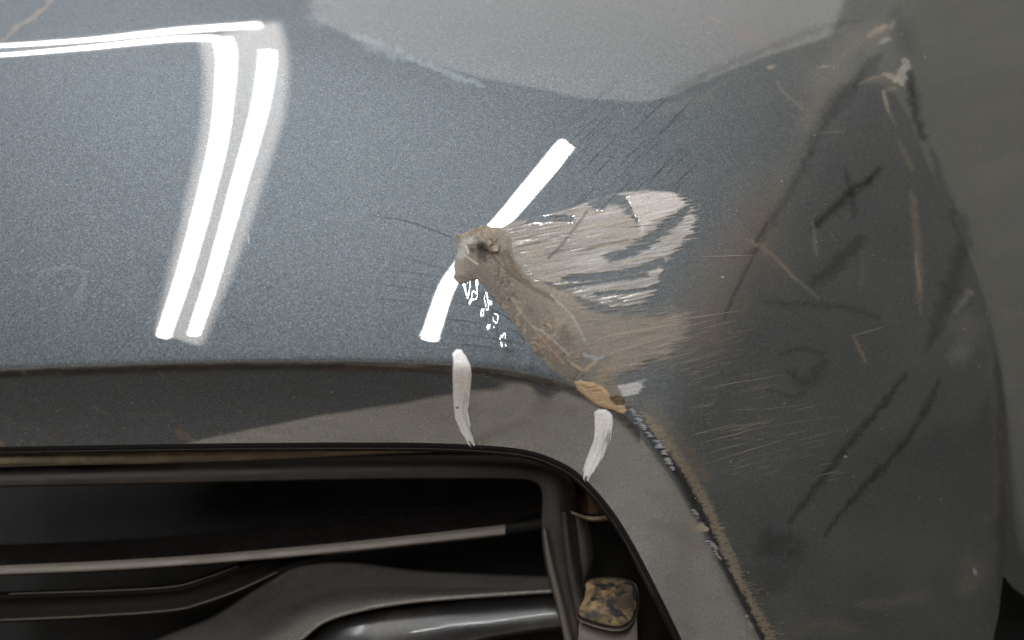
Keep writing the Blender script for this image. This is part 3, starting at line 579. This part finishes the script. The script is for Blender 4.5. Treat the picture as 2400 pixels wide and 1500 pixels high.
# ---------------------------------------------------------------- mouth of the bumper: return flange, grille, slats
def loft(name, rows, mat, parent, n=140, closed=False, label=None):
    """rows: (curve, depth) pairs in the frame; the surface runs from row to row"""
    R = []
    for pts, dz in rows:
        c = catmull(pts, n) if len(pts) > 2 else np.linspace(pts[0], pts[1], n); z = np.interp(np.linspace(0, 1, n), np.linspace(0, 1, len(dz)), dz) if isinstance(dz, (list, tuple)) else np.full(n, dz)
        R.append(at(c[:, 0], c[:, 1], z))
    if closed: R.append(R[0])
    V = np.array(R); o = mesh_obj(name, V.reshape(-1, 3), grid_faces(len(R), n), mat, parent)
    if label: o['label'] = label
    return o
def off(pts, dx, dy): return [(x+dx, y+dy) for x, y in pts]
ED = [depth(np.array([x]), np.array([y]))[0] for x, y in EDGE_CTRL]
gloss_black = plain_material('glossy_black_plastic', srgb(20,18,17), .22, spec=.5, dust=srgb(30,27,24), dust_amt=.2)
matte_black = plain_material('dusty_black_plastic', srgb(42,36,32), .55, dust=srgb(64,54,46), dust_scale=40, dust_amt=.5, bump=.0002, speck=(srgb(84,72,60), 420, .70))
olive = plain_material('dusty_seal', srgb(104,94,76), .7, dust=srgb(140,124,98), dust_amt=.6, dust_scale=60)
satin = plain_material('satin_trim', srgb(100,91,84), .55, metallic=.1, dust=srgb(96,86,76), dust_scale=50, dust_amt=.25)
silver = plain_material('satin_silver_plastic', (.13,.12,.11), .6, spec=.2, dust=(.10,.09,.08), dust_scale=26, dust_amt=.4, bump=.00025, speck=(srgb(190,180,168), 700, .60))
slat_black = plain_material('dull_black_plastic', srgb(22,19,17), .7, spec=.12, dust=srgb(32,28,24), dust_scale=30, dust_amt=.3)
dark_deep = plain_material('cavity_black', srgb(12,11,10), .8)
def inner(k):   # the edge curve moved k pixels into the mouth
    c = np.array(EDGE_CTRL, float); tg = np.gradient(c, axis=0); tg /= np.linalg.norm(tg, axis=1, keepdims=True)
    return [tuple(p) for p in c+np.stack([-tg[:, 1], tg[:, 0]], 1)*k]
loft('lip_edge', [(EDGE_CTRL, ED), (inner(1.5), [d+.0002 for d in ED]), (inner(10), [d+.0066 for d in ED]), (inner(11.5), [d+.012 for d in ED])], car_paint, bumper, 400)
flange = loft('return_flange', [(inner(11.5), [d+.012 for d in ED]), (inner(14), [d+.012 for d in ED]), (inner(19), [d+.024 for d in ED]), (inner(21), [d+.16 for d in ED])], gloss_black, bumper, 260)
grille = empty('grille', (0, .05, 0), car)
loft('seal_strip', [([(-160,1068),(0,1064),(400,1052),(800,1047),(1060,1050)], .30), ([(-160,1070),(0,1067),(400,1056),(800,1050),(1070,1052)], .285), ([(-160,1088),(0,1086),(300,1081),(600,1072),(850,1061),(1080,1055)], .285), ([(-160,1094),(0,1092),(300,1088),(600,1078),(850,1066),(1080,1058)], .34)], olive, grille)
FT = [(-160,1098),(0,1095),(400,1084),(800,1072),(1100,1068),(1240,1074),(1300,1096),(1340,1140),(1352,1220),(1362,1330),(1392,1450),(1430,1640)]
FB = [(-160,1140),(0,1136),(400,1128),(800,1119),(1080,1117),(1200,1118),(1252,1124),(1272,1148),(1272,1230),(1282,1320),(1312,1440),(1360,1640)]
FT2 = [(x+(0 if x < 1240 else 4), y-1) for x, y in FT]
loft('grille_frame', [(FT2, .70), (FT, .36), (FB, .325), ([(x-(0 if x < 1240 else 3), y+4) for x, y in FB], .34), ([(x-(0 if x < 1240 else 4), y+6) for x, y in FB], .60)], matte_black, grille, 220)
loft('frame_bead', [([(1273,1240),(1282,1320),(1310,1440),(1352,1640)], .325), ([(1276,1240),(1289,1320),(1317,1440),(1362,1640)], .305), ([(1280,1240),(1296,1320),(1326,1440),(1374,1640)], .315), ([(1282,1240),(1300,1320),(1332,1440),(1380,1640)], .34)], satin, grille, 90)
loft('frame_rib', [([(1312,1200),(1322,1320),(1345,1440),(1390,1640)], .345), ([(1320,1200),(1332,1320),(1356,1440),(1402,1640)], .315), ([(1328,1200),(1344,1320),(1372,1440),(1420,1640)], .318), ([(1336,1200),(1356,1320),(1386,1440),(1440,1640)], .37)], matte_black, grille, 90)
# upper slat
T1 = [(-160,1282),(0,1278),(250,1268),(500,1250),(750,1226),(1000,1196),(1290,1150)]
M1 = [(-160,1306),(0,1300),(250,1292),(500,1276),(750,1254),(1000,1226),(1290,1186)]
S1 = [(-160,1332),(0,1325),(250,1314),(500,1298),(750,1276),(1000,1250),(1184,1229)]
S2 = [(-160,1352),(0,1346),(250,1336),(500,1319),(750,1298),(1000,1272),(1184,1252)]
slat = loft('slat', [(off(S2, 0, 4), .62), (off(T1, 0, -4), .60), (T1, .42), (M1, .40), (off(M1, 0, 3), .385), (off(S1, 0, -1), .365), (off(S1, 0, 1) , .36), (S2, .352), (off(S2, 0, 3), .37), (off(S2, 0, 4), .62)], gloss_black, grille, 160, label='upper glossy black slat with a pale satin front edge')
loft('slat_edge', [(off(S1, 0, -1), .41), (S1, .358), (off(S1, 0, 3), .352), (off(S2, 0, -3), .336), (off(S2, 0, 1), .338), (off(S2, 0, 3), .40)], satin, slat, 160)
loft('slat_tip', [([(1184,1229),(1230,1221),(1300,1208)], .40), ([(1184,1229),(1230,1222),(1300,1209)], .352), ([(1184,1252),(1230,1245),(1300,1234)], .348), ([(1184,1253),(1230,1246),(1300,1236)], .40)], slat_black, slat, 30)
# second, shorter slat
A1 = [(-160,1398),(20,1392),(60,1390),(250,1384),(400,1375),(480,1355),(560,1325),(700,1290)]
A2 = [(-160,1456),(0,1453),(200,1444),(400,1430),(480,1411),(560,1382),(650,1340),(760,1300)]
loft('slat', [(off(A2, 0, 5), .66), (off(A1, 0, -6), .64), (A1, .425), (off(A1, 0, 5), .405), (off(A1, 6, 12), .43), (off(A2, -4, -8), .42), (A2, .385), (off(A2, 1, 3), .39), (off(A2, 2, 6), .66)], slat_black, grille, 160, label='second black slat, dull, bent up towards its right end')
ridge = plain_material('dusty_ridge', srgb(66,56,47), .6)
for c_, z_ in ((A1, .400), (A2, .380)): loft('slat_edge', [(off(c_[1:-1], 0, -2), z_+.02), (off(c_[1:-1], 0, -1), z_), (off(c_[1:-1], 0, 2), z_-.001), (off(c_[1:-1], 0, 4), z_+.02)], ridge, bpy.data.objects['slat.001'], 100)
# silver trim in the bottom
B0 = [(250,1560),(400,1492),(500,1452),(620,1376),(700,1336),(820,1326),(1000,1346),(1310,1360)]
B1 = [(330,1580),(440,1510),(560,1450),(660,1390),(740,1358),(860,1352),(1050,1368),(1310,1372)]
B2 = [(420,1640),(560,1580),(690,1508),(760,1456),(850,1428),(960,1410),(1100,1398),(1315,1384)]
mixr = lambda f: [((1-f)*a+f*c-4*f*(1-f), (1-f)*b+f*d) for (a, b), (c, d) in zip(B1, B2)]
loft('silver_trim', [(off(B0, 0, -6), .95), (B0, .90), (B1, .84), (mixr(.35), .70), (mixr(.65), .56), (mixr(.85), .46), (off(B2, 0, -5), .385), (B2, .365), (off(B2, 2, 5), .38), (off(B2, 2, 6), .7)], silver, grille, 120, label='curved satin grey trim in the bottom of the mouth, lit along its lower edge')
G1 = [(560,1640),(690,1532),(770,1464),(860,1438),(1000,1420),(1130,1402),(1315,1388)]
G2 = [(640,1660),(740,1560),(820,1480),(900,1462),(1020,1450),(1140,1444),(1315,1424)]
G3 = [(760,1700),(850,1620),(900,1580),(980,1555),(1040,1530),(1140,1490),(1320,1462)]
loft('lower_blade', [(off(G1, 0, -8), .62), (G1, .43), (G2, .40), (G3, .37), (off(G3, 0, 10), .39), (off(G3, 0, 12), .7)], plain_material('lower_blade_gloss', srgb(46,45,45), .30, metallic=.1, coat=.15, dust=srgb(80,74,68), dust_amt=.3), grille, 120, label='glossy grey blade at the very bottom of the mouth')
# dark box behind everything
loft('grille_backing', [([(-200,1000),(1900,1000)], .95), ([(-200,1720),(1900,1720)], .95)], dark_deep, grille, 4)

# ---------------------------------------------------------------- dirty bracket between grille frame and bumper
bracket = empty('bracket', (.05, .05, .3), car)
def tubeloft(name, rings, mat, parent, label=None):
    """closed rings of (px, py, depth)"""
    V = np.array([at(np.array(r)[:, 0], np.array(r)[:, 1], np.array(r)[:, 2]) for r in rings]); n = V.shape[1]; F = []
    for i in range(len(rings)-1): F += [(i*n+j, i*n+(j+1) % n, (i+1)*n+(j+1) % n, (i+1)*n+j) for j in range(n)]
    F += [tuple(range(n-1, -1, -1)), tuple((len(rings)-1)*n+j for j in range(n))]
    o = mesh_obj(name, V.reshape(-1, 3), F, mat, parent)
    if label: o['label'] = label
    return o
dirty = plain_material('dirty_cap', srgb(70,58,44), .6, dust=srgb(160,132,90), dust_scale=95, dust_amt=.55, bump=.0012, speck=(srgb(24,20,18), 130, .55))
wet = plain_material('oily_rim', srgb(58,50,44), .16, metallic=.3, dust=srgb(90,76,62), dust_amt=.3, dust_scale=90, bump=.0006)
brownish = plain_material('brown_plastic', srgb(86,76,66), .55, dust=srgb(104,90,72), dust_scale=22, dust_amt=.5)
CAPO = np.array([(1372,1366),(1385,1356),(1430,1352),(1478,1360),(1492,1376),(1494,1406),(1488,1436),(1470,1462),(1440,1468),(1400,1460),(1362,1446),(1354,1432),(1366,1404),(1372,1386)], float)
def ring(k, dz, dy=0, lean=0.0):
    t = np.linspace(0, len(CAPO), 57)[:-1]; P_ = catmull(np.vstack([CAPO, CAPO[:1]]), 57)[:-1]; c = CAPO.mean(0)
    q = c+(P_-c)*k; q[:, 1] += dy; d = dz-lean*(q[:, 1]-c[1])/100
    return np.column_stack([q, d])
top_r = [ring(k, .30-.03*(1-k*k), 0, .10) for k in (.02,.15,.3,.45,.6,.72,.82,.9,.96,1.0)]
rg = np.random.default_rng(3)
for r in top_r[:-1]: r[:, 2] += .010*(fbm(r[:, 0]/14, r[:, 1]/14, 77, 3)-.5)
tubeloft('cap', top_r[::-1], dirty, bracket, 'mud caked top of the bracket')
tubeloft('rim', [ring(1.0, .305, 0, .10), ring(1.035, .298, 3, .10), ring(1.045, .296, 7, .10), ring(1.02, .30, 12, .10), ring(.97, .33, 12, .10)], wet, bracket)
tubeloft('post', [ring(.95, .31, 16, .06), ring(.98, .30, 60, .06), ring(1.05, .30, 240, .0)], brownish, bracket)
loft('side_plate', [([(1330,1210),(1340,1330),(1352,1420),(1372,1640)], .40), ([(1352,1210),(1372,1330),(1358,1440),(1380,1640)], .35), ([(1374,1210),(1392,1300),(1376,1400),(1395,1640)], .42)], matte_black, bracket, 60)
loft('clip', [([(1336,1196),(1370,1208),(1400,1210),(1440,1206)], .36), ([(1338,1200),(1372,1212),(1402,1215),(1440,1210)], .325), ([(1340,1204),(1374,1217),(1402,1219),(1440,1213)], .335), ([(1342,1206),(1376,1220),(1402,1222),(1440,1216)], .40)], plain_material('brown_clip', srgb(128,108,88), .35, dust=srgb(180,160,130), dust_scale=160), bracket, 40)
loft('inner_duct', [([(1345,1130),(1352,1170),(1358,1200)], .50), ([(1372,1130),(1380,1170),(1382,1204)], .42), ([(1400,1140),(1408,1176),(1410,1206)], .50)], plain_material('brown_duct', srgb(110,84,64), .5), bracket, 30)

# ---------------------------------------------------------------- dark opening behind the bumper's right end
loft('wheel_arch_liner', [([(2280,1300),(2400,1330),(2640,1420)], 1.25), ([(2280,1720),(2400,1720),(2640,1720)], 1.25)], plain_material('arch_liner_black', srgb(26,28,28), .8), car, 12)
